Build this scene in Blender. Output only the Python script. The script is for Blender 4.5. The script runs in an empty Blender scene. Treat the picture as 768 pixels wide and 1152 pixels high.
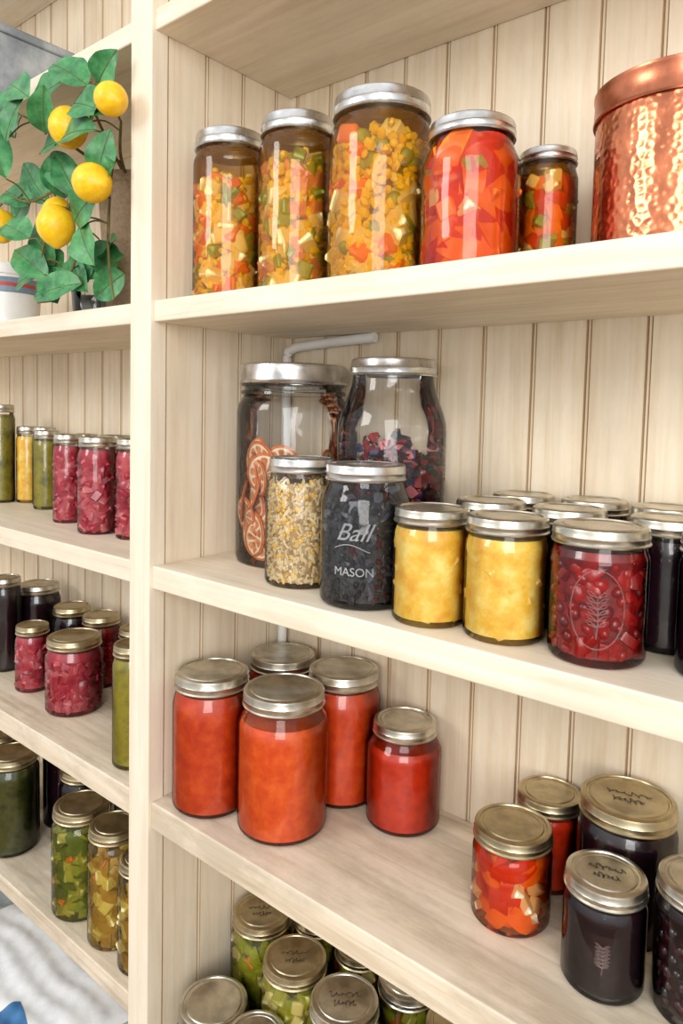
import bpy, bmesh, math, random
import numpy as np
from mathutils import Vector, Matrix, Euler
random.seed(7)
SC=bpy.context.scene
COL=bpy.context.collection
CAM=Vector((.708,-.508,1.5))
D=.225
# ------------------------------------------------------------ materials
def lin(c):
    o=[]
    for x in c:
        x/=255.
        o.append(x/12.92 if x<=.04045 else ((x+.055)/1.055)**2.4)
    return (o[0],o[1],o[2],1)
def newmat(n):
    m=bpy.data.materials.new(n); m.use_nodes=True
    nt=m.node_tree; nt.nodes.clear()
    out=nt.nodes.new('ShaderNodeOutputMaterial')
    return m,nt,out
def N(nt,t,**k):
    n=nt.nodes.new(t)
    for a,b in k.items():
        if a in n.inputs.keys(): n.inputs[a].default_value=b
        else: setattr(n,a,b)
    return n
def ramp(nt,stops):
    r=nt.nodes.new('ShaderNodeValToRGB'); e=r.color_ramp.elements
    while len(e)<len(stops): e.new(.5)
    for i,(p,c) in enumerate(stops): e[i].position=p; e[i].color=c
    return r
def food(name,cols,scale=60,rough=.35,bump=.25,tex='noise',coat=.0):
    """procedural food colour: list of sRGB colours blended by noise / voronoi"""
    m,nt,out=newmat(name)
    p=N(nt,'ShaderNodeBsdfPrincipled'); p.inputs['Roughness'].default_value=rough
    p.inputs['Coat Weight'].default_value=coat
    tc=N(nt,'ShaderNodeTexCoord'); oi=N(nt,'ShaderNodeObjectInfo')
    mul=N(nt,'ShaderNodeVectorMath',operation='MULTIPLY_ADD'); mul.inputs[1].default_value=(3,5,7)
    comb=N(nt,'ShaderNodeCombineXYZ'); 
    for i in range(3): nt.links.new(oi.outputs['Random'],comb.inputs[i])
    nt.links.new(comb.outputs[0],mul.inputs[0]); nt.links.new(tc.outputs['Object'],mul.inputs[2])
    if tex=='noise':
        t=N(nt,'ShaderNodeTexNoise'); t.inputs['Scale'].default_value=scale; t.inputs['Detail'].default_value=4; t.inputs['Roughness'].default_value=.65
        f=t.outputs['Fac']
        n=len(cols); st=[(.32+.36*i/max(1,n-1),lin(c)) for i,c in enumerate(cols)]
    else:
        t=N(nt,'ShaderNodeTexVoronoi'); t.inputs['Scale'].default_value=scale
        sep=N(nt,'ShaderNodeSeparateColor'); nt.links.new(t.outputs['Color'],sep.inputs[0]); f=sep.outputs[0]
        n=len(cols); st=[(i/n,lin(c)) for i,c in enumerate(cols)]
    nt.links.new(mul.outputs[0],t.inputs['Vector'])
    r=ramp(nt,st)
    if tex!='noise': r.color_ramp.interpolation='CONSTANT'
    nt.links.new(f,r.inputs[0]); 
    col=r.outputs[0]
    if tex!='noise':
        d=ramp(nt,[(0,(1,1,1,1)),(.9,(.35,.3,.25,1))]); nt.links.new(t.outputs['Distance'],d.inputs[0])
        mx=N(nt,'ShaderNodeMix',data_type='RGBA',blend_type='MULTIPLY'); mx.inputs[0].default_value=1
        nt.links.new(col,mx.inputs[6]); nt.links.new(d.outputs[0],mx.inputs[7]); col=mx.outputs[2]
    nt.links.new(col,p.inputs['Base Color'])
    b=N(nt,'ShaderNodeBump'); b.inputs['Strength'].default_value=bump; b.inputs['Distance'].default_value=.002
    nt.links.new(t.outputs['Distance'] if tex!='noise' else f,b.inputs['Height']); nt.links.new(b.outputs[0],p.inputs['Normal'])
    nt.links.new(p.outputs[0],out.inputs[0]); return m
def metal(name,c,rough=.3,hammer=False):
    m,nt,out=newmat(name)
    p=N(nt,'ShaderNodeBsdfPrincipled'); p.inputs['Metallic'].default_value=1
    tc=N(nt,'ShaderNodeTexCoord')
    t=N(nt,'ShaderNodeTexNoise'); t.inputs['Scale'].default_value=45; t.inputs['Detail'].default_value=5
    nt.links.new(tc.outputs['Object'],t.inputs['Vector'])
    c1=lin([min(255,x*1.08) for x in c]); cd=lin([x*.88 for x in c])
    r=ramp(nt,[(.35,cd),(.6,c1)]); nt.links.new(t.outputs['Fac'],r.inputs[0]); nt.links.new(r.outputs[0],p.inputs['Base Color'])
    rr=N(nt,'ShaderNodeMapRange'); rr.inputs['To Min'].default_value=rough*.75; rr.inputs['To Max'].default_value=rough*1.3
    nt.links.new(t.outputs['Fac'],rr.inputs[0]); nt.links.new(rr.outputs[0],p.inputs['Roughness'])
    b=N(nt,'ShaderNodeBump')
    if hammer:
        v=N(nt,'ShaderNodeTexVoronoi',feature='SMOOTH_F1'); v.inputs['Scale'].default_value=165; v.inputs['Smoothness'].default_value=.55; v.inputs['Randomness'].default_value=.7
        nt.links.new(tc.outputs['Object'],v.inputs['Vector']); nt.links.new(v.outputs['Distance'],b.inputs['Height'])
        b.inputs['Strength'].default_value=.6; b.inputs['Distance'].default_value=.0012
    else:
        nt.links.new(t.outputs['Fac'],b.inputs['Height']); b.inputs['Strength'].default_value=.08; b.inputs['Distance'].default_value=.001
    nt.links.new(b.outputs[0],p.inputs['Normal'])
    nt.links.new(p.outputs[0],out.inputs[0]); return m
def glassmat(name,face=(.985,.99,.99),edge=(.68,.72,.73),refl=1.0):
    m,nt,out=newmat(name)
    lw=N(nt,'ShaderNodeLayerWeight'); lw.inputs['Blend'].default_value=.2
    r=ramp(nt,[(.45,(*face,1)),(.97,(*edge,1))]); nt.links.new(lw.outputs['Facing'],r.inputs[0])
    tr=N(nt,'ShaderNodeBsdfTransparent'); nt.links.new(r.outputs[0],tr.inputs[0])
    gl=N(nt,'ShaderNodeBsdfGlossy'); gl.inputs['Roughness'].default_value=.055
    fr=N(nt,'ShaderNodeFresnel'); fr.inputs['IOR'].default_value=1.5
    tc=N(nt,'ShaderNodeTexCoord'); t=N(nt,'ShaderNodeTexNoise'); t.inputs['Scale'].default_value=30; t.inputs['Detail'].default_value=1
    nt.links.new(tc.outputs['Object'],t.inputs['Vector'])
    b=N(nt,'ShaderNodeBump'); b.inputs['Strength'].default_value=.5; b.inputs['Distance'].default_value=.003
    nt.links.new(t.outputs['Fac'],b.inputs['Height']); nt.links.new(b.outputs[0],gl.inputs['Normal']); nt.links.new(b.outputs[0],fr.inputs['Normal'])
    ml=N(nt,'ShaderNodeMath',operation='MULTIPLY'); ml.inputs[1].default_value=refl; ml.use_clamp=True
    nt.links.new(fr.outputs[0],ml.inputs[0])
    mx=N(nt,'ShaderNodeMixShader'); nt.links.new(ml.outputs[0],mx.inputs[0]); nt.links.new(tr.outputs[0],mx.inputs[1]); nt.links.new(gl.outputs[0],mx.inputs[2])
    nt.links.new(mx.outputs[0],out.inputs[0]); return m
def liquid(name,tint,body,k=.16):
    m,nt,out=newmat(name)
    tr=N(nt,'ShaderNodeBsdfTransparent'); tr.inputs[0].default_value=lin(tint)
    df=N(nt,'ShaderNodeBsdfDiffuse'); tl=N(nt,'ShaderNodeBsdfTranslucent')
    tc=N(nt,'ShaderNodeTexCoord'); t=N(nt,'ShaderNodeTexNoise'); t.inputs['Scale'].default_value=30; nt.links.new(tc.outputs['Object'],t.inputs['Vector'])
    r=ramp(nt,[(.35,lin([x*.88 for x in body])),(.65,lin(body))]); nt.links.new(t.outputs['Fac'],r.inputs[0])
    nt.links.new(r.outputs[0],df.inputs[0]); nt.links.new(r.outputs[0],tl.inputs[0])
    a=N(nt,'ShaderNodeMixShader'); a.inputs[0].default_value=.5; nt.links.new(df.outputs[0],a.inputs[1]); nt.links.new(tl.outputs[0],a.inputs[2])
    b=N(nt,'ShaderNodeMixShader'); b.inputs[0].default_value=k; nt.links.new(tr.outputs[0],b.inputs[1]); nt.links.new(a.outputs[0],b.inputs[2])
    nt.links.new(b.outputs[0],out.inputs[0]); return m
def wood(name,axis,base,dark,light,wear=.0,plank=False):
    m,nt,out=newmat(name)
    p=N(nt,'ShaderNodeBsdfPrincipled'); p.inputs['Roughness'].default_value=.5
    tc=N(nt,'ShaderNodeTexCoord'); mp=N(nt,'ShaderNodeMapping')
    s=[55,55,55]; s[axis]=2.2; mp.inputs['Scale'].default_value=s
    nt.links.new(tc.outputs['Object'],mp.inputs[0])
    t=N(nt,'ShaderNodeTexNoise'); t.inputs['Scale'].default_value=1.3; t.inputs['Detail'].default_value=6; t.inputs['Roughness'].default_value=.62; t.inputs['Distortion'].default_value=.6
    nt.links.new(mp.outputs[0],t.inputs['Vector'])
    r=ramp(nt,[(.28,lin(dark)),(.5,lin(base)),(.72,lin(light))]); nt.links.new(t.outputs['Fac'],r.inputs[0])
    t2=N(nt,'ShaderNodeTexNoise'); t2.inputs['Scale'].default_value=9; t2.inputs['Detail'].default_value=7; t2.inputs['Roughness'].default_value=.7
    mp2=N(nt,'ShaderNodeMapping'); s2=[1.6,1.6,1.6]; s2[axis]=.6; mp2.inputs['Scale'].default_value=s2
    nt.links.new(tc.outputs['Object'],mp2.inputs[0]); nt.links.new(mp2.outputs[0],t2.inputs['Vector'])
    r2=ramp(nt,[(.42,(1-wear,1-wear*1.05,1-wear*1.12,1)),(.58,(1,1,1,1))]); nt.links.new(t2.outputs['Fac'],r2.inputs[0])
    mx=N(nt,'ShaderNodeMix',data_type='RGBA',blend_type='MULTIPLY'); mx.inputs[0].default_value=1
    nt.links.new(r.outputs[0],mx.inputs[6]); nt.links.new(r2.outputs[0],mx.inputs[7]); col=mx.outputs[2]
    if plank:
        sp=N(nt,'ShaderNodeSeparateXYZ'); nt.links.new(tc.outputs['Object'],sp.inputs[0])
        a=N(nt,'ShaderNodeMath',operation='SUBTRACT'); a.inputs[1].default_value=.372; nt.links.new(sp.outputs[0],a.inputs[0])
        b=N(nt,'ShaderNodeMath',operation='DIVIDE'); b.inputs[1].default_value=.06; nt.links.new(a.outputs[0],b.inputs[0])
        c=N(nt,'ShaderNodeMath',operation='FLOOR'); nt.links.new(b.outputs[0],c.inputs[0])
        wn=N(nt,'ShaderNodeTexWhiteNoise',noise_dimensions='1D'); nt.links.new(c.outputs[0],wn.inputs['W'])
        r3=ramp(nt,[(0,(.91,.89,.87,1)),(1,(1.0,1.0,1.0,1))]); nt.links.new(wn.outputs['Value'],r3.inputs[0])
        m2=N(nt,'ShaderNodeMix',data_type='RGBA',blend_type='MULTIPLY'); m2.inputs[0].default_value=1
        nt.links.new(col,m2.inputs[6]); nt.links.new(r3.outputs[0],m2.inputs[7]); col=m2.outputs[2]
    nt.links.new(col,p.inputs['Base Color'])
    b=N(nt,'ShaderNodeBump'); b.inputs['Strength'].default_value=.18; b.inputs['Distance'].default_value=.001
    nt.links.new(t.outputs['Fac'],b.inputs['Height']); nt.links.new(b.outputs[0],p.inputs['Normal'])
    nt.links.new(p.outputs[0],out.inputs[0]); return m
W_BACK=wood('painted_beadboard',2,(235,220,195),(221,202,172),(242,231,211),.08,True)
W_Z=wood('painted_panel',2,(236,221,197),(223,205,177),(242,231,211),.06)
W_GR=wood('groove_brown',2,(200,174,136),(180,150,110),(212,190,156),.1)  # darker brown on the groove faces of the beadboard
W_TRIM=wood('painted_trim',2,(238,225,203),(227,211,185),(244,234,216),.05)
W_X=wood('painted_shelf',0,(238,225,203),(224,208,182),(244,234,216),.10)
W_WORN=wood('worn_shelf',0,(226,211,187),(200,182,154),(239,227,207),.24)
GLASS=glassmat('jar_glass')
GLASS_CLEAR=glassmat('clear_glass',(.985,.99,.99),(.54,.58,.60),1.25)
SILVER=metal('lid_silver',(208,208,207),.28)
GOLD=metal('lid_pale_gold',(200,195,182),.31)
BRONZE=metal('lid_bronze',(184,171,140),.34)
COPPER=metal('hammered_copper',(212,130,94),.22,hammer=True)
COPPER_P=metal('copper_rim',(196,120,90),.27)
INK=food('ink',[(30,28,26),(45,42,40)],40,.6,0)
EMB=liquid('embossed_glass',(250,252,252),(236,240,242),.5)
EMBS=liquid('embossed_glass_soft',(250,240,240),(240,225,220),.16)
# food palette
LQ_A=liquid('amber_brine',(252,240,206),(244,172,50),.20)
LQ_R=liquid('red_amber_brine',(252,230,200),(240,134,44),.17)
LQ_G=liquid('green_brine',(244,240,206),(196,184,84),.14)
coreA=food('packed_vegetables',[(244,192,44),(232,140,40),(180,166,60),(246,206,84),(236,176,50)],110,.4,.3,tex='v')
coreR=food('packed_peppers',[(204,48,16),(232,100,26),(180,70,22),(214,140,46)],70,.4,.3,tex='v')
coreG=food('packed_pickles',[(150,146,56),(184,182,84),(196,146,70),(122,128,46)],80,.4,.3,tex='v')
potato=food('potato',[(244,216,128),(252,236,170)],90,.35,.15)
carrot=food('carrot',[(240,112,24),(252,146,44)],90,.35,.15)
corn=food('corn_kernels',[(253,208,20),(255,228,70)],90,.3,.1)
green=food('green_vegetable',[(134,150,44),(178,182,68)],90,.4,.2)
pinkveg=food('pink_vegetable',[(230,134,88),(244,172,120)],90,.35,.15)
redpep=food('red_pepper',[(206,24,12),(232,50,22)],60,.22,.1)
orpep=food('orange_pepper',[(244,104,14),(252,140,30)],60,.25,.1)
garlic=food('garlic',[(246,230,184),(253,243,214)],60,.35,.1)
tomato=food('tomato_sauce',[(214,72,14),(228,88,22),(236,110,38)],70,.35,.15,coat=.2)
tomato_d=food('tomato_sauce_deep',[(192,54,12),(208,68,16),(220,86,28)],70,.35,.15,coat=.2)
tomato_r=food('tomato_passata',[(178,34,10),(200,48,12),(210,62,20)],70,.35,.15,coat=.2)
yellow=food('yellow_preserve',[(232,172,48),(245,202,78),(252,230,136)],48,.3,.3,coat=.2)
yellowc=food('yellow_fruit',[(243,200,80),(252,228,136)],80,.3,.2)
jam=food('red_jam',[(90,6,10),(134,12,12),(164,22,18)],60,.3,.3,coat=.2)
jamc=food('red_berry',[(144,12,14),(184,30,26)],80,.25,.2)
dark=food('dark_preserve',[(18,8,14),(36,14,22),(24,15,30)],50,.25,.3,coat=.3)
darkb=food('dark_berry',[(34,10,18),(76,18,28)],80,.25,.3)
beet=food('beet_pickle',[(146,28,44),(182,50,68),(206,94,100)],45,.3,.3,coat=.2)
beetc=food('beet_piece',[(180,52,70),(220,126,128)],80,.3,.2)
pick=food('pickle_brine_core',[(124,116,34),(164,150,48),(98,98,30)],30,.3,.2,coat=.2)
pickc=food('pickle_piece',[(160,164,66),(206,200,108)],80,.3,.2)
dgreen=food('dark_greens',[(52,58,20),(80,84,32),(40,44,18)],40,.3,.3,coat=.2)
brown=food('brown_pickle',[(176,126,56),(204,160,86),(140,96,44)],45,.3,.3,coat=.2)
leafy=food('leafy_green',[(70,96,34),(110,132,52)],80,.4,.3)
seed=food('sunflower_seed',[(222,197,146),(245,228,190)],120,.5,.2)
seed2=food('grain_dark',[(150,120,80),(196,168,122)],120,.5,.2)
seedy=food('grain_yellow',[(232,182,64),(246,208,104)],120,.5,.2)
tea=food('dried_tea',[(26,26,30),(62,60,64)],120,.6,.4)
tea2=food('dried_tea_pale',[(84,84,92),(128,128,136)],120,.6,.4)
petal=food('dried_petal',[(136,20,32),(186,42,48)],120,.6,.3)
petal2=food('dried_petal_dark',[(50,20,26),(96,34,38)],120,.6,.3)
petalp=food('dried_petal_pink',[(200,96,104),(226,146,146)],120,.6,.3)
petalb=food('dried_petal_blue',[(54,58,96),(88,92,132)],120,.6,.3)
rind=food('citrus_rind',[(190,92,36),(226,130,58)],120,.45,.3)
flesh=food('citrus_flesh',[(170,84,48),(216,134,80),(232,170,116)],110,.4,.3)
pith=food('citrus_pith',[(240,214,174),(250,234,206)],110,.6,.3)
# ------------------------------------------------------------ mesh builder
def template(kind):
    bm=bmesh.new()
    if kind=='ico': bmesh.ops.create_icosphere(bm,subdivisions=1,radius=1)
    elif kind=='ico2': bmesh.ops.create_icosphere(bm,subdivisions=2,radius=1)
    elif kind=='cube':
        bmesh.ops.create_cube(bm,size=2)
        bmesh.ops.bevel(bm,geom=bm.edges[:],offset=.22,segments=1,affect='EDGES')
    elif kind=='strip':
        bmesh.ops.create_cube(bm,size=2)
        bmesh.ops.subdivide_edges(bm,edges=[e for e in bm.edges if abs(e.verts[0].co.x-e.verts[1].co.x)>1],cuts=6)
        for v in bm.verts:
            x=v.co.x; v.co.z=v.co.z*.18*(1-.35*x*x)+.55*(1-x*x)-.3; v.co.y*=.42*(1-.4*x*x)
    elif kind=='petal':
        bmesh.ops.create_grid(bm,x_segments=3,y_segments=3,size=1)
        for v in bm.verts: v.co.z=.5*v.co.x**2-.3*v.co.y**2+random.uniform(-.15,.15)
    bm.verts.ensure_lookup_table()
    V=np.array([v.co[:] for v in bm.verts]); Fc=[[v.index for v in f.verts] for f in bm.faces]; bm.free()
    return V,Fc
TPL={k:template(k) for k in ('ico','ico2','cube','strip','petal')}
class MB:
    def __init__(s): s.v=[];s.f=[];s.m=[];s.mats=[]
    def mi(s,m):
        if m not in s.mats: s.mats.append(m)
        return s.mats.index(m)
    def add(s,V,Fc,mat):
        o=len(s.v); s.v.extend([tuple(map(float,p)) for p in V]); k=s.mi(mat)
        for f in Fc: s.f.append([i+o for i in f]); s.m.append(k)
    def inst(s,t,M,mat):
        V,Fc=TPL[t]; A=np.array(M); s.add(V@A[:3,:3].T+A[:3,3],Fc,mat)
    def lathe(s,prof,mat,seg=48,M=None,fr=None):
        V=[];Fc=[];rings=[]
        for r,z in prof:
            if r<1e-6: rings.append([len(V)]); V.append((0,0,z))
            else:
                a=[]
                for i in range(seg):
                    t=2*math.pi*i/seg; a.append(len(V)); rr=r if fr is None else fr(r,z,t)
                    V.append((rr*math.cos(t),rr*math.sin(t),z))
                rings.append(a)
        for a,b in zip(rings,rings[1:]):
            for i in range(seg):
                j=(i+1)%seg
                if len(a)==1 and len(b)==1: continue
                if len(a)==1: Fc.append([a[0],b[j],b[i]])
                elif len(b)==1: Fc.append([a[i],a[j],b[0]])
                else: Fc.append([a[i],a[j],b[j],b[i]])
        V=np.array(V)
        if M is not None: A=np.array(M); V=V@A[:3,:3].T+A[:3,3]
        s.add(V,Fc,mat)
    def tube(s,pts,rad,mat,n=6):
        pts=[Vector(p) for p in pts]; V=[];Fc=[]
        for i,p in enumerate(pts):
            t=(pts[min(i+1,len(pts)-1)]-pts[max(i-1,0)]).normalized()
            u=t.cross(Vector((0,0,1)))
            if u.length<.2: u=t.cross(Vector((0,1,0)))
            u.normalize(); w=t.cross(u)
            r=rad if not callable(rad) else rad(i/(len(pts)-1))
            for k in range(n):
                a=2*math.pi*k/n; V.append(p+u*(r*math.cos(a))+w*(r*math.sin(a)))
        for i in range(len(pts)-1):
            for k in range(n):
                l=(k+1)%n; Fc.append([i*n+k,i*n+l,(i+1)*n+l,(i+1)*n+k])
        Fc.append(list(range(n))[::-1]); Fc.append([(len(pts)-1)*n+k for k in range(n)])
        s.add(V,Fc,mat)
    def box(s,x0,x1,y0,y1,z0,z1,mat):
        V=[(x,y,z) for z in (z0,z1) for y in (y0,y1) for x in (x0,x1)]
        s.add(V,[[0,2,3,1],[4,5,7,6],[0,1,5,4],[2,6,7,3],[0,4,6,2],[1,3,7,5]],mat)
    def done(s,name,loc=(0,0,0),angle=38,parent=None,smooth=True,bevel=0):
        me=bpy.data.meshes.new(name); me.from_pydata(s.v,[],s.f)
        for m in s.mats: me.materials.append(m)
        me.polygons.foreach_set('material_index',s.m)
        me.polygons.foreach_set('use_smooth',[smooth]*len(s.f)); me.update()
        if smooth: me.set_sharp_from_angle(angle=math.radians(angle))
        o=bpy.data.objects.new(name,me); COL.objects.link(o); o.location=loc
        if parent: o.parent=parent
        if bevel:
            b=o.modifiers.new('bevel','BEVEL'); b.width=bevel; b.segments=3
        return o
def spline(pts,n=10):
    P=[Vector(p) for p in pts]; P=[P[0]]+P+[P[-1]]; o=[]
    for i in range(1,len(P)-2):
        for k in range(n):
            t=k/n; a,b,c,d=P[i-1],P[i],P[i+1],P[i+2]
            o.append(.5*((2*b)+(c-a)*t+(2*a-5*b+4*c-d)*t*t+(3*b-a-3*c+d)*t**3))
    o.append(P[-2]); return o
# ------------------------------------------------------------ room / shelving
def beadboard(mb,s0,s1,z0,z1,phase,mapf,mat,pitch=.06):
    k=math.floor((s0-phase)/pitch)
    prof=[]
    while phase+k*pitch<s1+pitch:
        c=phase+k*pitch
        prof+=[(c-.0032,0,1),(c-.0020,-.0034,1),(c-.0008,-.0006,0),(c+.0014,-.0002,1),(c+.0022,-.0020,1),(c+.0029,0,0)]
        k+=1
    prof=[(s0,0,0)]+[p for p in prof if s0<p[0]<s1]+[(s1,0,0)]
    V=[];Fc=[];Fg=[]
    for s,d,g in prof: V.append(mapf(s,d,z0)); V.append(mapf(s,d,z1))
    for i in range(len(prof)-1): (Fg if prof[i][2] else Fc).append([2*i,2*i+2,2*i+3,2*i+1])
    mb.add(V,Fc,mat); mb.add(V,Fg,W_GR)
XL,XR=-1.35,1.3
mb=MB(); beadboard(mb,XL,XR,0,2.5,.372,lambda s,d,z:(s,D-d,z),W_BACK); mb.box(XL,XR,D+.005,D+.02,0,2.5,W_BACK); mb.done('wall_back',smooth=False)
def divider(name,x0,x1):
    mb=MB(); mb.box(x0+.004,x1-.004,.016,D,0,2.5,W_Z)
    beadboard(mb,.0,D,0,2.5,.077,lambda s,d,z:(x1+d,s,z),W_Z)
    beadboard(mb,.0,D,0,2.5,.077,lambda s,d,z:(x0-d,s,z),W_Z)
    mb.done(name,smooth=False)
divider('wall_divider',-.038,-.001)
divider('wall_right',XR,XR+.037); divider('wall_left',XL-.037,XL)
for i,(a,b) in enumerate(((-.040,.0005),(XR-.003,XR+.04),(XL-.04,XL+.003))):
    mb=MB(); mb.box(a,b,-.005,.018,0,2.5,W_TRIM); mb.done('trim_%d'%(i+1),smooth=False,bevel=.0015)
SH=[('s0',2.27,2.30),('s1',1.929,1.953),('s2',1.599,1.624),('s3',1.281,1.309),('s4',.982,1.016),('s5',.715,.742),('s6',.50,.53),('s7',.10,.13)]
for nm,a,b in SH:
    mb=MB(); mb.box(XL,-.038,0,D-.0005,a,b,W_WORN if b<1.1 else W_X); mb.done('shelf',smooth=False,bevel=.002)
    if nm=='s5': a,b=.652,.68
    if nm=='s6': a,b=.38,.41
    mb=MB(); mb.box(-.001,XR,0,D-.0005,a,b,W_WORN if b<1.1 else W_X); mb.done('shelf',smooth=False,bevel=.002)
fm=wood('oak_floor',0,(150,118,84),(118,88,60),(172,140,104),.1)
mb=MB(); mb.box(-3,3,-3.5,D+.02,-.03,0,fm); mb.done('floor',smooth=False)
# ------------------------------------------------------------ jar construction
def rotr(): return Euler((random.uniform(0,6.28),random.uniform(0,6.28),random.uniform(0,6.28))).to_matrix().to_4x4()
def scatter(mb,rad,z0,z1,items,n,inset=.965,depth=0):
    tot=sum(i[3] for i in items); ph=random.random()*6.28
    for i in range(n):
        w=random.random()*tot
        for it in items:
            w-=it[3]
            if w<=0: break
        t,(sx,sy,sz),mat,_=it
        k=random.uniform(.8,1.25)
        z=z0+(z1-z0)*(i+.5)/n+random.uniform(-.003,.003); a=ph+i*2.39996+random.uniform(-.15,.15)
        mx=max(sx,sy,sz)*k
        z=min(max(z,z0+min(sx,sy,sz)*.8),z1)
        r=max(.002,rad(z)*inset-(mx*.72+min(sx,sy,sz)*.4*k)-random.uniform(0,depth))
        if t=='strip':
            R=Matrix.Rotation(a,4,'Z')@Matrix.Rotation(math.pi/2,4,'Y')@Matrix.Rotation(random.uniform(0,6.28),4,'Z')
            r=rad(z)*inset-sz*.5-.002-random.uniform(0,depth)
        else: R=rotr()
        M=Matrix.Translation((r*math.cos(a),r*math.sin(a),z))@R@Matrix.Diagonal((sx*k,sy*k,sz*k,1))
        mb.inst(t,M,mat)
CU=lambda s:(s,s*.9,s*.8)
# kind : core material, chunk items, chunk count, chunk zone fraction, liquid or None
K={
'cornA':(coreA,[('cube',CU(.0100),potato,2.4),('cube',CU(.0082),carrot,1.2),('ico',(.0056,.0047,.0042),corn,8),('cube',CU(.0080),green,.9)],250,.80,LQ_A),
'cornB':(coreA,[('cube',CU(.0104),potato,2.2),('cube',CU(.0086),pinkveg,1.6),('ico',(.0056,.0047,.0042),corn,8),('cube',CU(.0086),green,1.4)],250,.84,LQ_A),
'cornC':(coreA,[('cube',CU(.0120),potato,1.0),('cube',CU(.0096),carrot,.6),('ico',(.0060,.0051,.0046),corn,15),('ico2',(.0115,.010,.009),green,1.1)],420,.88,LQ_A),
'pepD':(coreR,[('strip',(.023,.028,.016),redpep,4),('strip',(.021,.024,.014),orpep,4.4),('cube',CU(.009),orpep,1.5),('cube',CU(.009),garlic,.6),('strip',(.020,.022,.013),green,1.6)],110,.92,LQ_R),
'pepE':(coreR,[('strip',(.013,.015,.009),redpep,3),('strip',(.012,.013,.009),orpep,2),('cube',CU(.006),green,2),('cube',CU(.006),potato,2)],110,.90,LQ_A),
'pepU':(coreR,[('strip',(.016,.020,.010),redpep,3.4),('strip',(.015,.018,.010),orpep,3.6),('cube',(.008,.0065,.0038),garlic,2.6)],100,.94,LQ_R),
'mixd':(coreG,[('cube',CU(.0080),pickc,3),('strip',(.015,.017,.009),green,3),('cube',CU(.007),carrot,.7),('cube',CU(.008),garlic,1.8),('strip',(.013,.015,.009),redpep,.3)],90,.92,LQ_G),
'mixg':(coreG,[('strip',(.017,.020,.010),leafy,3),('strip',(.015,.017,.009),green,3),('cube',CU(.007),carrot,.8),('cube',CU(.009),pickc,2.5)],105,.88,LQ_G),
'brown':(brown,[('cube',CU(.009),potato,1.4),('strip',(.015,.018,.009),brown,4),('cube',CU(.008),pinkveg,.4)],80,.86,LQ_G),
'yellow':(yellow,[('strip',(.013,.014,.008),yellowc,2),('cube',CU(.005),yellowc,1)],60,.85,None),
'jam':(jam,[('ico2',(.0065,.006,.005),jamc,2),('cube',(.0065,.005,.004),jamc,3),('ico2',(.006,.005,.005),jam,3)],190,.90,None),
'dark':(dark,[('ico2',(.006,.006,.005),darkb,2),('ico2',(.006,.006,.005),dark,3)],60,.8,None),
'berry':(dark,[('ico2',(.007,.0065,.006),darkb,3),('ico2',(.006,.006,.005),dark,2)],150,.88,None),
'beet':(beet,[('cube',(.008,.007,.005),beetc,3),('cube',(.008,.007,.005),beet,3)],120,.87,None),
'pick':(pick,[('strip',(.012,.014,.009),pickc,2),('strip',(.012,.013,.009),green,2)],70,.85,None),
'dgreen':(dgreen,[('strip',(.014,.016,.010),dgreen,2),('strip',(.013,.014,.009),green,1)],60,.8,None),
'redm':(tomato_r,[('strip',(.012,.014,.009),redpep,2)],50,.8,None),
'tomato':(tomato,[],0,1,None),'tomato_d':(tomato_d,[],0,1,None),'tomato_r':(tomato_r,[],0,1,None)}
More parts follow.
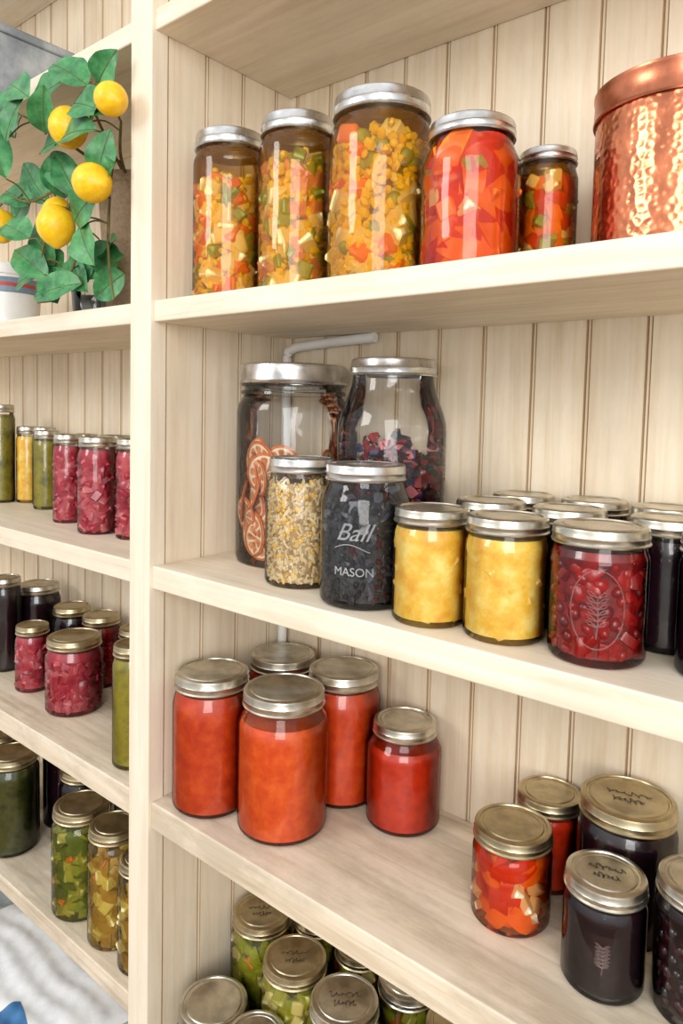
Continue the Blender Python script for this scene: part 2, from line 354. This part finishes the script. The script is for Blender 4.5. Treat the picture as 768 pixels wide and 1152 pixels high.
def jar(name,x,y,z,R,H,kind,lid=SILVER,lr=.93,band=.017,sh=None,fill=None,glass=None,seg=48):
    mb=MB(); rl=R*lr; rn=rl*.95
    if sh is None: sh=.010+(1-lr)*R*2.6
    zn=H-band; zs=zn-sh
    def rad(zz):
        if zz<R*.16:
            t=1-zz/(R*.16); return R-R*.14*(1-math.sqrt(max(0,1-t*t)))
        if zz<zs: return R
        if zz<zn:
            t=(zz-zs)/sh; return R+(rn-R)*(t*t*(3-2*t))
        return rn
    g=glass or GLASS
    prof=[(0,.004),(R*.6,.003),(R*.78,.0002),(R*.86,0)]
    prof+=[(rad(t*R*.16),t*R*.16) for t in (.08,.2,.4,.7,1)]
    prof+=[(R,zs*.5)] if zs>R*.3 else []
    prof+=[(rad(zs+sh*i/8),zs+sh*i/8) for i in range(9)]
    prof+=[(rn,H-band*.5),(rn,H-.003)]
    mb.lathe(prof,g,seg)
    # lid band + disc
    e=.0007
    lp=[(rn*.995,H-band+.0004),(rl+e,H-band),(rl+e*1.8,H-band+.0012),(rl,H-band+.0026),(rl,H-band*.62),(rl+e,H-band*.54),(rl,H-band*.46),(rl,H-.0032),(rl-.0005,H-.0012),(rl-.002,H-.0001),(rl-.0048,H),(rl-.0054,H-.0012),(rl-.0075,H-.0014),(rl-.0085,H-.0004),(rl*.72,H-.0004),(rl*.70,H-.0010),(0,H-.0010)]
    mb.lathe(lp,lid,64,fr=lambda r,zz,t:r+(.00022*math.cos(t*32) if (r>rl-.0004 and H-band+.002<zz<H-.0015) else 0))
    if kind:
        core,items,n,cz,liq=K[kind]
        zf=fill if fill else H-band-.004
        zc=.003+(zf-.003)*cz
        steps=14
        if liq:
            prof=[(0,.0045),(R*.75,.0045)]+[(rad(.006+(zf-.006)*i/steps)*.968,.006+(zf-.006)*i/steps) for i in range(steps+1)]+[(0,zf)]
            mb.lathe(prof,liq,seg)
            zt=zc-.008
            mb.lathe([(0,.008),(R*.5,.008)]+[(rad(.012+(zt-.012)*i/6)*.70,.012+(zt-.012)*i/6) for i in range(7)]+[(R*.3,zt+.004),(0,zt+.006)],core,24)
        else:
            prof=[(0,.0045),(R*.75,.0045)]
            for i in range(steps+1):
                zz=.006+(zf-.006)*i/steps
                k=.965
                if items and n>100: k=.965 if zz>zc else .965-min(.14,.14*(zc-zz)/.006)
                elif items: k=.935 if zz<zc else .965
                prof.append((rad(zz)*k,zz))
            prof.append((0,zf))
            mb.lathe(prof,core,seg)
        if items:
            sc=(R/.042)*(H/.15) if n<240 else 1
            nn=int(n*max(.5,min(1.5,sc)))
            scatter(mb,rad,.006,zc,items,nn,.962)
            if liq:
                scatter(mb,rad,.008,zc-.002,items,int(nn*.8),.93,.008)
                scatter(mb,rad,zc-.004,min(zf-.006,zc+.014),items,int(nn*.05),.85,.02)
    return mb.done(name,(x,y,z)),rad
def facing(x,y): return math.atan2(CAM.y-y,CAM.x-x)
def scribble(o,rl,H,seed):
    rnd=random.Random(seed); mb=MB()
    a=facing(*o.location[:2])+math.pi/2
    for row in range(2):
        P=[]; L=rl*(1.0-.3*row); n=60
        for i in range(n):
            t=i/(n-1); P.append((-L/2+L*t+.0016*math.sin(t*38+rnd.random()*.3), .006-.012*row+(.0022+.0014*math.sin(t*9+seed))*math.sin(t*30+seed), 0))
        mb.tube(P,.00032,INK,4)
    c=mb.done('handwritten_label',(0,0,H-.0005),parent=o); c.rotation_euler=(0,0,a)
def wrap(o,R,path_fn_list,z0,mat,rad=.0006,name='embossed_mark'):
    f=facing(*o.location[:2]); mb=MB()
    for P in path_fn_list:
        mb.tube([((R+.0002)*math.cos(f+px/R),(R+.0002)*math.sin(f+px/R),z0+pz) for px,pz in P],rad,mat,5)
    mb.done(name,parent=o)
def oval(w,h,n=40): return [(w*math.cos(6.2832*i/n),h*math.sin(6.2832*i/n)) for i in range(n+1)]
def sprig(s):
    P=[[(0,-s),(s*.05,-s*.3),(0,s*.7)]]
    for k in range(-2,4):
        zz=k*s*.25
        for q in (-1,1): 
            P.append([(0,zz),(q*s*.25,zz+s*.22),(q*s*.45,zz+s*.25),(q*s*.3,zz+s*.08),(0,zz)])
    return P
def lettering(o,R,z0,text,size,dx=0,shear=.35):
    cu=bpy.data.curves.new('txt','FONT'); cu.body=text; cu.size=size; cu.extrude=.0003; cu.shear=shear; cu.align_x='CENTER'
    ob=bpy.data.objects.new('txt',cu); COL.objects.link(ob); bpy.context.view_layer.update()
    me=bpy.data.meshes.new_from_object(ob.evaluated_get(bpy.context.evaluated_depsgraph_get())); bpy.data.objects.remove(ob)
    f=facing(*o.location[:2])
    for v in me.vertices:
        a=f+(v.co.x+dx)/R; r=R+.0003+v.co.z
        v.co=Vector((r*math.cos(a),r*math.sin(a),z0+v.co.y))
    me.materials.clear(); me.materials.append(EMB)
    c=bpy.data.objects.new('embossed_lettering',me); COL.objects.link(c); c.parent=o
Z2,Z3,Z4,Z5L,Z5R=1.624,1.309,1.016,.742,.68
# ---- upper shelf
jar('corn_and_vegetable_jar',.045,.076,Z2,.0437,.198,'cornA',SILVER,.94,.019,fill=.176)
jar('corn_and_vegetable_jar',.147,.085,Z2,.0431,.195,'cornB',SILVER,.945,.019,fill=.174)
jar('large_corn_and_vegetable_jar',.263,.085,Z2,.0530,.187,'cornC',SILVER,.92,.019,fill=.164)
o,r=jar('pickled_pepper_jar',.373,.075,Z2,.0446,.136,'pepD',SILVER,.86,.015,fill=.118)
jar('small_pickled_pepper_jar',.413,.150,Z2,.0285,.125,'pepE',SILVER,.93,.013,fill=.108)
# copper canister
mb=MB(); cr=.0668
body=[(0,.002),(cr*.9,.0),(cr*.97,.001),(cr*.985,.004)]+[(cr,.01+.11*i/6) for i in range(7)]+[(cr*.99,.124)]
mb.lathe(body,COPPER,96)
lidp=[(cr*1.0,.1205),(cr*1.03,.120),(cr*1.038,.1215),(cr*1.028,.123),(cr*1.022,.140),(cr*1.034,.1415),(cr*1.034,.1440),(cr*1.01,.1450),(cr*.97,.1445),(cr*.9,.147),(cr*.6,.151),(cr*.25,.1535),(cr*.13,.154)]
mb.lathe(lidp,COPPER_P,96)
mb.lathe([(.008,.153),(.006,.156),(.005,.159),(.009,.162),(.012,.166),(.0105,.170),(.006,.1722),(0,.1728)],BRONZE,32)
mb.done('hammered_copper_canister',(.536,.132,Z2))
# ---- middle shelf : large citrus jar
def citrus(mb,M,r):
    prof=[(r*.9,-.0016),(r,-.0012),(r*1.03,0),(r,.0012),(r*.9,.0016)]
    mb.lathe(prof,rind,28,M)
    mb.lathe([(0,-.0009),(r*.92,-.0012)],pith,28,M); mb.lathe([(r*.92,.0011),(0,.0008)],pith,28,M)
    for k in range(9):
        a0=2*math.pi*k/9+.09; a1=2*math.pi*(k+1)/9-.09
        for s in (1,-1):
            V=[(r*.12*math.cos((a0+a1)/2),r*.12*math.sin((a0+a1)/2),s*.0016)]
            for j in range(5):
                a=a0+(a1-a0)*j/4; rr=r*(.80 if 0<j<4 else .74); V.append((rr*math.cos(a),rr*math.sin(a),s*.0017))
            V=np.array(V); A=np.array(M); V=V@A[:3,:3].T+A[:3,3]
            mb.add(V,[[0,i,i+1] if s>0 else [0,i+1,i] for i in range(1,5)],flesh)
R,H=.0705,.246
mb=MB()
mb.lathe([(0,.006),(R*.7,.004),(R*.9,0),(R*.97,.002),(R,.009),(R,.06),(R,.12),(R,.186),(R*.985,.195),(R*.93,.203),(R*.87,.208),(R*.865,.214)],GLASS_CLEAR,64)
mb.lathe([(R*.865,.208),(R*.93,.2085),(R*.95,.211),(R*.93,.2135),(R*.87,.2145),(R*.87,.218),(R*.93,.219),(R*.955,.222),(R*.93,.225),(R*.9,.226)],GLASS_CLEAR,64)
mb.lathe([(R*.88,.2215),(R*.955,.2222),(R*.97,.2245),(R*.955,.2265),(R*.955,.2405),(R*.94,.2445),(R*.9,.2460),(R*.86,.2462),(R*.84,.2440),(R*.5,.2436),(0,.2436)],SILVER,64)
fa=facing(.087,.148)
rs=random.Random(3)
for i in range(30):
    a=fa+rs.uniform(-1.3,1.3) if i<20 else rs.uniform(0,6.28); zz=.028+.105*((i*7%20)/20.)+rs.uniform(-.004,.004); r=rs.uniform(.024,.030)
    rr=math.sqrt((R*.96)**2-r*r)-.003-(i%3)*.005
    M=Matrix.Translation((rr*math.cos(a),rr*math.sin(a),zz+.004))@Matrix.Rotation(a,4,'Z')@Matrix.Rotation(math.pi/2+rs.uniform(-.3,.3),4,'Y')@Matrix.Rotation(rs.uniform(-.3,.3),4,'X')
    citrus(mb,M,r*.95)
mb.done('dried_citrus_jar',(.087,.148,Z3))
# tall flower jar
o,rad=jar('dried_flower_jar',.233,.159,Z3,.0625,.25,None,SILVER,.78,.019,sh=.062,glass=GLASS_CLEAR,seg=64)
mb=MB(); fj=facing(.237,.155)
for i in range(1500):
    a=random.uniform(0,6.28); top=.138+.022*math.cos(2*(a-fj)-.5)+.010*math.sin(5*a)
    zz=.008+(top-.008)*random.random()**.75; rr=(.0625*.93)*(random.random()**.22)
    sz=random.uniform(.0045,.0085)
    rr=min(rr,.0555)
    M=Matrix.Translation((rr*math.cos(a),rr*math.sin(a),zz))@rotr()@Matrix.Diagonal((sz,sz*.7,sz*.5,1))
    mb.inst('petal' if random.random()<.75 else 'ico',M,random.choice([petal,petal,petal,tea,petal2,tea,petalb,petal2,petalp]))
mb.done('dried_flowers',parent=o)
# grain jar
o,rad=jar('mixed_grain_jar',.178,.068,Z3,.0395,.139,None,SILVER,.9,.016,glass=GLASS)
mb=MB(); prof=[(0,.005)]+[(rad(.006+.106*i/10)*.87,.006+.106*i/10) for i in range(11)]+[(0,.112)]
mb.lathe(prof,seed2,40)
scatter(mb,rad,.006,.114,[('ico',(.0046,.0022,.0016),seed,10),('ico',(.003,.0022,.002),seed2,.8),('ico',(.003,.0024,.002),seedy,1.4)],1700,.972,.001)
mb.done('mixed_grain',parent=o)
# tea jar
o,rad=jar('dried_tea_jar',.276,.056,Z3,.0445,.139,None,SILVER,.89,.016,glass=GLASS_CLEAR)
mb=MB(); mb.lathe([(0,.005)]+[(rad(.006+.090*i/10)*.80,.006+.090*i/10) for i in range(11)]+[(0,.095)],tea,40)
scatter(mb,rad,.006,.100,[('ico',(.0055,.0036,.0028),tea,6),('petal',(.006,.005,.003),tea2,1.8),('ico',(.004,.003,.0026),petal2,1)],760,.945,.005)
mb.done('dried_tea',parent=o)
lettering(o,.0445,.068,'Ball',.024,-.012,.45); lettering(o,.0445,.034,'MASON',.0115,-.010,0)
wrap(o,.0445,[[(-.030+.036*i/12,.060+.004*math.sin(i/3.)) for i in range(13)]],0,EMB,.0005)
# preserve jars on the middle shelf
jar('yellow_preserve_jar',.360,.048,Z3,.0352,.105,'yellow',GOLD,.97,.014)
jar('yellow_preserve_jar',.433,.053,Z3,.0356,.105,'yellow',GOLD,.97,.014)
o,_=jar('red_jam_jar',.512,.056,Z3,.0376,.106,'jam',GOLD,.975,.014)
wrap(o,.0376,[oval(.020,.030)]+[[(x,z-.004) for x,z in P] for P in sprig(.018)],.046,EMBS,.0006)
jar('dark_berry_preserve_jar',.546,.122,Z3,.0318,.109,'dark',GOLD,.97,.014)
jar('yellow_preserve_jar',.382,.120,Z3,.0345,.108,'yellow',GOLD,.97,.014)
jar('dark_berry_preserve_jar',.459,.124,Z3,.0337,.108,'dark',GOLD,.97,.014)
jar('dark_berry_preserve_jar',.384,.188,Z3,.0325,.109,'dark',GOLD,.97,.014)
jar('red_jam_jar',.458,.190,Z3,.0322,.110,'jam',GOLD,.97,.014)
jar('dark_berry_preserve_jar',.527,.187,Z3,.0322,.110,'dark',GOLD,.97,.014)
jar('dark_berry_preserve_jar',.601,.075,Z3,.034,.106,'dark',GOLD,.97,.014)
# ---- tomato shelf
jar('tomato_sauce_jar',.050,.052,Z4,.0470,.165,'tomato_d',GOLD,.95,.018,sh=.022)
jar('tomato_sauce_jar',.149,.076,Z4,.0525,.163,'tomato',GOLD,.89,.018,sh=.024,fill=.130)
jar('tomato_sauce_jar',.157,.176,Z4,.0470,.162,'tomato_d',GOLD,.93,.018,sh=.022)
jar('tomato_sauce_jar',.054,.172,Z4,.0490,.157,'tomato_r',GOLD,.88,.018,sh=.022)
jar('small_tomato_passata_jar',.250,.178,Z4,.0440,.122,'tomato_r',GOLD,.84,.015,sh=.020,fill=.095)
jar('pickled_pepper_and_garlic_jar',.421,.114,Z4,.0378,.091,'pepU',BRONZE,.97,.014)
jar('red_relish_jar',.425,.190,Z4,.0335,.094,'redm',BRONZE,.97,.014)
o,_=jar('dark_berry_preserve_jar',.508,.176,Z4,.0450,.124,'dark',BRONZE,.96,.016); scribble(o,.04,.124,2)
o,_=jar('dark_berry_preserve_jar',.517,.094,Z4,.0343,.095,'dark',GOLD,.97,.014); scribble(o,.031,.095,5)
wrap(o,.0343,[[(x,z) for x,z in P] for P in sprig(.013)],.04,EMBS,.0006)
jar('dark_berry_preserve_jar',.589,.112,Z4,.0355,.112,'berry',GOLD,.97,.014)
# ---- bottom shelf right
for i,(x,y,R,h,l) in enumerate([(.047,.147,.042,.140,BRONZE),(.137,.117,.0425,.140,BRONZE),(.185,.188,.0345,.140,BRONZE),(.110,.190,.0325,.142,BRONZE),(.224,.108,.043,.140,GOLD),(.262,.184,.039,.139,GOLD),(.0625,.050,.046,.082,GOLD),(.336,.166,.034,.138,BRONZE),(.310,.088,.034,.140,GOLD),(.150,.040,.0365,.10,GOLD),(.403,.150,.034,.138,GOLD),(.385,.07,.035,.12,GOLD),(.48,.1,.036,.13,GOLD)]):
    o,_=jar('mixed_pickle_jar',x,y,Z5R,R,h,'mixd',l,.92,.015)
    if i in (0,1,2,4): scribble(o,R*.85,h,i+3)
# ---- left section
LJ=[(-.669,.133,Z3,.0240,.188,'pick',GOLD),(-.634,.168,Z3,.0221,.147,'yellow',GOLD),(-.583,.173,Z3,.0219,.147,'pick',GOLD),(-.530,.15,Z3,.0235,.143,'pick',GOLD),
(-.369,.101,Z3,.0240,.143,'beet',GOLD),(-.250,.081,Z3,.0290,.144,'beet',GOLD),(-.175,.093,Z3,.0255,.144,'beet',GOLD),(-.31,.15,Z3,.028,.143,'beet',GOLD),(-.23,.165,Z3,.028,.143,'jam',GOLD),(-.44,.17,Z3,.026,.14,'pick',GOLD),(-.74,.12,Z3,.03,.16,'pick',GOLD),
(-.571,.092,Z4,.0275,.169,'dark',GOLD),(-.580,.160,Z4,.0389,.144,'dark',GOLD),(-.447,.079,Z4,.0279,.111,'beet',BRONZE),(-.322,.084,Z4,.0441,.118,'beet',BRONZE),(-.102,.044,Z4,.0279,.166,'pick',BRONZE),(-.262,.160,Z4,.0305,.127,'jam',BRONZE),(-.383,.170,Z4,.0333,.122,'jam',BRONZE),(-.18,.14,Z4,.032,.125,'jam',BRONZE),(-.47,.165,Z4,.034,.122,'dark',BRONZE),
(-.466,.052,Z5L,.0431,.164,'dgreen',BRONZE),(-.243,.050,Z5L,.0430,.160,'mixg',BRONZE),(-.152,.048,Z5L,.0376,.166,'brown',BRONZE),(-.080,.045,Z5L,.0333,.150,'brown',BRONZE),(-.35,.12,Z5L,.042,.155,'dark',BRONZE),(-.25,.16,Z5L,.042,.15,'dgreen',BRONZE),(-.47,.155,Z5L,.042,.16,'dark',BRONZE),(-.14,.15,Z5L,.042,.15,'dark',BRONZE),(-.57,.08,Z5L,.042,.16,'dark',BRONZE)]
NM={'pick':'green_pickle_jar','yellow':'yellow_preserve_jar','dgreen':'dark_green_pickle_jar','beet':'pickled_beet_jar','jam':'red_jam_jar','dark':'dark_berry_preserve_jar','mixg':'mixed_greens_pickle_jar','brown':'brown_relish_jar'}
for x,y,z,R,h,k,l in LJ: jar(NM[k],x,y,z,R,h,k,l,.93,.015)
# ------------------------------------------------------------ white conduit in corner
WH=food('white_plastic',[(230,230,227),(240,240,238)],20,.4,.05)
mb=MB()
mb.tube(spline([(.012,.213,1.311),(.012,.213,1.45),(.012,.213,1.565),(.022,.213,1.583),(.05,.213,1.587),(.10,.213,1.590),(.165,.213,1.593)],8),.0065,WH,12)
mb.done('white_conduit_pipe')
mb=MB(); mb.tube([(.012,.213,1.018),(.012,.213,1.15),(.012,.213,1.279)],.0065,WH,12); mb.done('white_conduit_pipe')
# ------------------------------------------------------------ lemon plant
leafm=food('lemon_leaf',[(38,98,58),(60,134,78),(92,160,98)],50,.42,.25)
lemonm=food('lemon_skin',[(244,184,10),(252,210,36)],120,.38,.35)
stemm=food('plant_stem',[(86,80,36),(120,108,56)],80,.6,.3)
potm=food('burlap_pot',[(140,116,90),(166,142,114)],160,.8,.5)
soil=food('soil',[(60,44,30),(84,62,42)],120,.9,.5)
root=bpy.data.objects.new('lemon_plant',None); COL.objects.link(root); root.location=(-.19,.105,Z2)
def child(mb,name):
    o=mb.done(name,parent=root); o.location=(.19,-.105,-Z2); return o
mb=MB(); M=Matrix.Translation((-.19,.105,Z2))
mb.lathe([(0,.001),(.036,0),(.040,.003),(.046,.09),(.052,.182),(.054,.184),(.054,.196),(.051,.198),(.048,.195),(.048,.186)],potm,48,M)
mb.lathe([(.049,.186),(.03,.189),(0,.191)],soil,32,M); child(mb,'pot')
SX,SZ=.040,-.020
sh_=lambda p:(p[0]+(SX if p[1]<.06 else 0),p[1],p[2]+(SZ if p[1]<.06 else .015))
stems=[[(-.19,.095,1.80),(-.18,.03,1.86),(-.16,-.01,1.90),(-.13,-.02,1.905)],
[(-.20,.09,1.80),(-.24,.03,1.86),(-.29,-.01,1.90),(-.34,-.02,1.925)],
[(-.20,.09,1.80),(-.25,.03,1.83),(-.34,.01,1.81),(-.42,.02,1.83)],
[(-.19,.08,1.80),(-.20,.03,1.83),(-.225,.01,1.72),(-.27,.01,1.67),(-.33,.01,1.665)],
[(-.25,.03,1.81),(-.30,.01,1.76),(-.32,.01,1.71),(-.31,.01,1.68)],
[(-.17,.08,1.80),(-.155,.02,1.83),(-.135,.0,1.72),(-.115,-.005,1.65)],
[(-.18,.08,1.81),(-.14,.02,1.84),(-.10,-.005,1.86)]]
mb=MB(); SP=[]
for s in stems:
    P=spline([sh_(p) for p in s],8); SP+=P; mb.tube(P,lambda t:.0026-.0012*t,stemm,6)
LV=[(-.328,1.885,-.372,1.962),(-.284,1.91,-.178,1.930),(-.19,1.848,-.095,1.843),(-.155,1.885,-.085,1.860),(-.205,1.867,-.294,1.868),(-.284,1.808,-.30,1.868),(-.36,1.817,-.426,1.89),(-.345,1.832,-.394,1.93),(-.235,1.80,-.258,1.857),(-.176,1.750,-.106,1.775),(-.205,1.742,-.180,1.686),(-.30,1.697,-.383,1.75),(-.310,1.718,-.365,1.79),(-.37,1.690,-.252,1.695),(-.289,1.715,-.205,1.675),(-.113,1.79,-.085,1.84),(-.388,1.815,-.448,1.85),(-.245,1.705,-.168,1.72),(-.216,1.682,-.31,1.672),(-.255,1.915,-.32,1.955),(-.228,1.835,-.299,1.840),(-.328,1.752,-.39,1.785),(-.31,1.87,-.27,1.92),(-.34,1.71,-.41,1.70),
(-.38,1.90,-.43,1.93),(-.40,1.84,-.46,1.80),(-.14,1.79,-.08,1.80),(-.20,1.72,-.15,1.735),
(-.14,1.905,-.195,1.945),(-.12,1.90,-.075,1.925),(-.13,1.86,-.08,1.88),(-.30,1.70,-.26,1.66),(-.35,1.75,-.30,1.70),(-.16,1.74,-.12,1.69),(-.14,1.69,-.19,1.66),(-.26,1.74,-.22,1.69),(-.24,1.87,-.20,1.91)]
lf=MB()
rs=random.Random(11)
for i,(bx,bz,tx,tz) in enumerate(LV):
    bx+=SX;tx+=SX;bz+=SZ;tz+=SZ
    yy=rs.uniform(-.005,.045)
    if max(bz,tz)>1.875: yy=-.035+rs.uniform(-.01,.01)
    if max(bx,tx)>-.09: yy=-.03
    b=Vector((bx,yy+rs.uniform(-.004,.012),bz)); t=Vector((tx,yy-rs.uniform(0,.02),tz))
    L=(t-b); ln=L.length; T=L.normalized()
    view=Vector((.55,-.75,.1+rs.uniform(-.2,.35))); 
    nrm=(view-T*view.dot(T)).normalized(); side=T.cross(nrm).normalized()
    nrm=(nrm+side*rs.uniform(-.45,.45)).normalized(); side=T.cross(nrm).normalized()
    w=ln*rs.uniform(.30,.37); w=min(w,.023); V=[];Fc=[]; n=12; m=4
    for j in range(n+1):
        s=j/n; ww=w*(math.sin(math.pi*s**.85)**.8 if 0<s<1 else 0)+.0002
        bend=-.18*ln*s*s*1.0+.05*ln*math.sin(s*3.1)
        for k in range(-m,m+1):
            q=k/m; fold=.28*abs(q)*ww+.0015*math.sin(s*14+i)*abs(q)
            V.append(b+T*(ln*s)+side*(ww*q)+nrm*(bend*.6+fold))
    W=2*m+1
    for j in range(n):
        for k in range(W-1): Fc.append([j*W+k,j*W+k+1,(j+1)*W+k+1,(j+1)*W+k])
    lf.add(V,Fc,leafm)
    lf.tube([b+T*(ln*s)+nrm*((-.18*ln*s*s+.05*ln*math.sin(s*3.1))*.6+.0003) for s in (0,.2,.4,.6,.8,.97)],.00055,stemm,4)
    near=min(SP,key=lambda p:(p-b).length)
    mb.tube(spline([near,(near+b)/2+Vector((0,0,.006)),b],4),.0011,stemm,5)
lemons=[(-.150,-.022,1.848,.0240,.3),(-.036,-.034,1.850,.0190,1.2),(-.072,-.036,1.762,.0230,1.3),(-.166,-.030,1.727,.0240,.1),(-.385,.0,1.765,.0245,.5),(-.252,.02,1.765,.0225,.2)]
lm=MB()
for x,y,z,r,t in lemons:
    M=Matrix.Translation((x,y,z))@Matrix.Rotation(-t,4,'Y')
    lm.lathe([(0,-1.22*r),(.10*r,-1.21*r),(.2*r,-1.14*r),(.36*r,-1.04*r),(.6*r,-.86*r),(.82*r,-.6*r),(.96*r,-.3*r),(r,0),(.96*r,.3*r),(.82*r,.6*r),(.6*r,.86*r),(.34*r,1.04*r),(.15*r,1.10*r),(0,1.1*r)],lemonm,32,M)
    c=Vector((x,y,z))+ (M.to_3x3()@Vector((0,0,1.08*r))); near=min(SP,key=lambda p:(p-c).length)
    mb.tube(spline([near,(near+c)/2+Vector((0,0,.005)),c],5),.0014,stemm,6)
child(mb,'stems'); child(lf,'leaves'); child(lm,'lemons')
# glass tumbler beside pot
mb=MB(); mb.lathe([(0,.004),(.028,.003),(.031,0),(.034,.004),(.037,.05),(.040,.10),(.041,.105),(.040,.106),(.0385,.104),(.036,.05),(.032,.008),(0,.007)],GLASS_CLEAR,48)
mb.lathe([(0,.009),(.031,.009),(.033,.04),(0,.042)],food('gray_pebbles',[(120,118,112),(170,166,158),(200,196,190)],70,.5,.3,tex='v'),32)
mb.done('glass_tumbler',(-.292,.105,Z2))
# white tub with label
LB=food('blue_label',[(110,130,150),(130,150,168)],40,.5,0); LR=food('red_label',[(180,60,50),(200,80,70)],40,.5,0)
mb=MB(); mb.lathe([(0,.001),(.050,0),(.053,.003),(.056,.06),(.057,.095)],WH,48)
mb.lathe([(.0565,.062),(.0576,.063),(.0579,.085),(.057,.087)],LB,48); mb.lathe([(.0578,.072),(.0584,.073),(.0584,.077),(.0578,.078)],LR,48)
mb.lathe([(.057,.092),(.060,.0925),(.061,.095),(.060,.108),(.057,.111),(.05,.110),(0,.110)],WH,48); mb.done('white_plastic_tub',(-.545,.085,Z2))
# storage bin top-left
BN=food('clear_blue_plastic',[(120,130,140),(150,160,170),(182,190,196)],14,.25,.4)
mb=MB()
def rr(mb,x0,x1,y0,y1,z0,z1,mat,tp=0):
    V=[(x0,y0,z0),(x1,y0,z0),(x1,y1,z0),(x0,y1,z0),(x0-tp,y0-tp,z1),(x1+tp,y0-tp,z1),(x1+tp,y1+tp,z1),(x0-tp,y1+tp,z1)]
    mb.add(V,[[0,3,2,1],[4,5,6,7],[0,1,5,4],[1,2,6,5],[2,3,7,6],[3,0,4,7]],mat)
rr(mb,-.80,-.50,.045,.195,0,.15,BN,.008); rr(mb,-.812,-.488,.033,.207,.15,.162,BN); rr(mb,-.80,-.50,.045,.195,.162,.17,BN)
for k in range(6): rr(mb,-.77+.05*k,-.755+.05*k,.037,.046,.02,.14,BN)
mb.done('plastic_storage_bin',(0,0,1.953),smooth=False,bevel=.004)
# mail packages bottom-left
PK=food('white_mailer',[(216,218,220),(231,233,235),(240,241,242)],22,.3,.6); PB=food('blue_print',[(50,104,156),(70,126,176)],30,.4,.1); TEAL=food('gray_mailer',[(140,150,152),(170,180,182)],30,.4,.1)
GP=food('gray_print',[(120,134,150),(140,152,166)],30,.5,0)
def pillow(name,x,y,z,w,d,h,rot,mat,prints):
    mb=MB(); n=40; V=[];Fc=[]
    def hgt(u,v):
        hh=h*.5*(max(0,(1-u**4)*(1-v**4)))**.5
        return hh*(1+.16*math.sin(u*9+v*5)+.12*math.sin(v*17-u*8+math.sin(u*6))+.07*math.sin(u*31+v*23))
    for sgn in (1,-1):
        o=len(V)
        for j in range(n+1):
            for i in range(n+1):
                u=i/n*2-1; v=j/n*2-1; hh=hgt(u,v)
                V.append((u*w/2,v*d/2,h*.5+sgn*(hh if sgn>0 else min(hh,h*.5))+.0005*sgn))
        for j in range(n):
            for i in range(n):
                q=[o+j*(n+1)+i,o+j*(n+1)+i+1,o+(j+1)*(n+1)+i+1,o+(j+1)*(n+1)+i]; Fc.append(q if sgn>0 else q[::-1])
    mb.add(V,Fc,mat)
    for (u0,u1,v0,v1,m) in prints:
        P=[];Q=[]; k=14
        for j in range(k+1):
            for i in range(k+1):
                u=u0+(u1-u0)*i/k; v=v0+(v1-v0)*j/k
                P.append((u*w/2,v*d/2,h*.5+hgt(u,v)+.0014))
        for j in range(k):
            for i in range(k): Q.append([j*(k+1)+i,j*(k+1)+i+1,(j+1)*(k+1)+i+1,(j+1)*(k+1)+i])
        mb.add(P,Q,m)
    o=mb.done(name,(x,y,z),angle=80); o.rotation_euler=(0,0,rot)
pillow('shipping_mailer',-.36,.055,.530,.44,.30,.045,.15,PK,[])
pillow('shipping_mailer',-.62,.04,.530,.30,.28,.05,-.2,TEAL,[])
pillow('shipping_mailer',-.35,.03,.576,.36,.20,.03,-.25,PK,[(.40,.68,-.72,-.36,PB),(.74,.95,-.66,-.60,GP),(.74,.93,-.50,-.45,GP)])
# ------------------------------------------------------------ camera
cd=bpy.data.cameras.new('camera'); cam=bpy.data.objects.new('camera',cd); COL.objects.link(cam)
cam.matrix_world=Matrix(((.77090,-.05882,.63424,.708),(.63655,.03563,-.77041,-.508),(.02272,.99763,.06491,1.5),(0,0,0,1)))
cd.lens=25; cd.sensor_width=36; cd.shift_y=-62/1152; cd.clip_start=.01
SC.camera=cam
# ------------------------------------------------------------ light
w=bpy.data.worlds.new('daylight'); SC.world=w; w.use_nodes=True; nt=w.node_tree
bg=nt.nodes['Background']; tc=nt.nodes.new('ShaderNodeTexCoord'); sep=nt.nodes.new('ShaderNodeSeparateXYZ')
nt.links.new(tc.outputs['Generated'],sep.inputs[0])
mr=nt.nodes.new('ShaderNodeMapRange'); mr.inputs['From Min'].default_value=-1; nt.links.new(sep.outputs[2],mr.inputs[0])
r=ramp(nt,[(.0,(.42,.39,.35,1)),(.42,(.60,.58,.55,1)),(.55,(.90,.905,.91,1)),(1,(1,1,1,1))]); nt.links.new(mr.outputs[0],r.inputs[0]); nt.links.new(r.outputs[0],bg.inputs[0]); bg.inputs[1].default_value=1.04
def area(name,loc,tgt,sx,sy,e,col):
    l=bpy.data.lights.new(name,'AREA'); l.shape='RECTANGLE'; l.size=sx; l.size_y=sy; l.energy=e; l.color=col
    o=bpy.data.objects.new(name,l); COL.objects.link(o); o.location=loc
    o.rotation_euler=(Vector(tgt)-Vector(loc)).to_track_quat('-Z','Y').to_euler()
area('window_light',(1.5,-1.7,1.9),(.1,.1,1.35),1.1,1.5,34,(1,.99,.97))
area('upper_left_area_light',(-.7,-1.9,2.4),(-.1,.1,1.3),.7,.7,16,(1,.98,.95))  # second area lamp, high at front left, no ceiling fixture behind it
SC.view_settings.view_transform='Standard'
SC.view_settings.look='None'
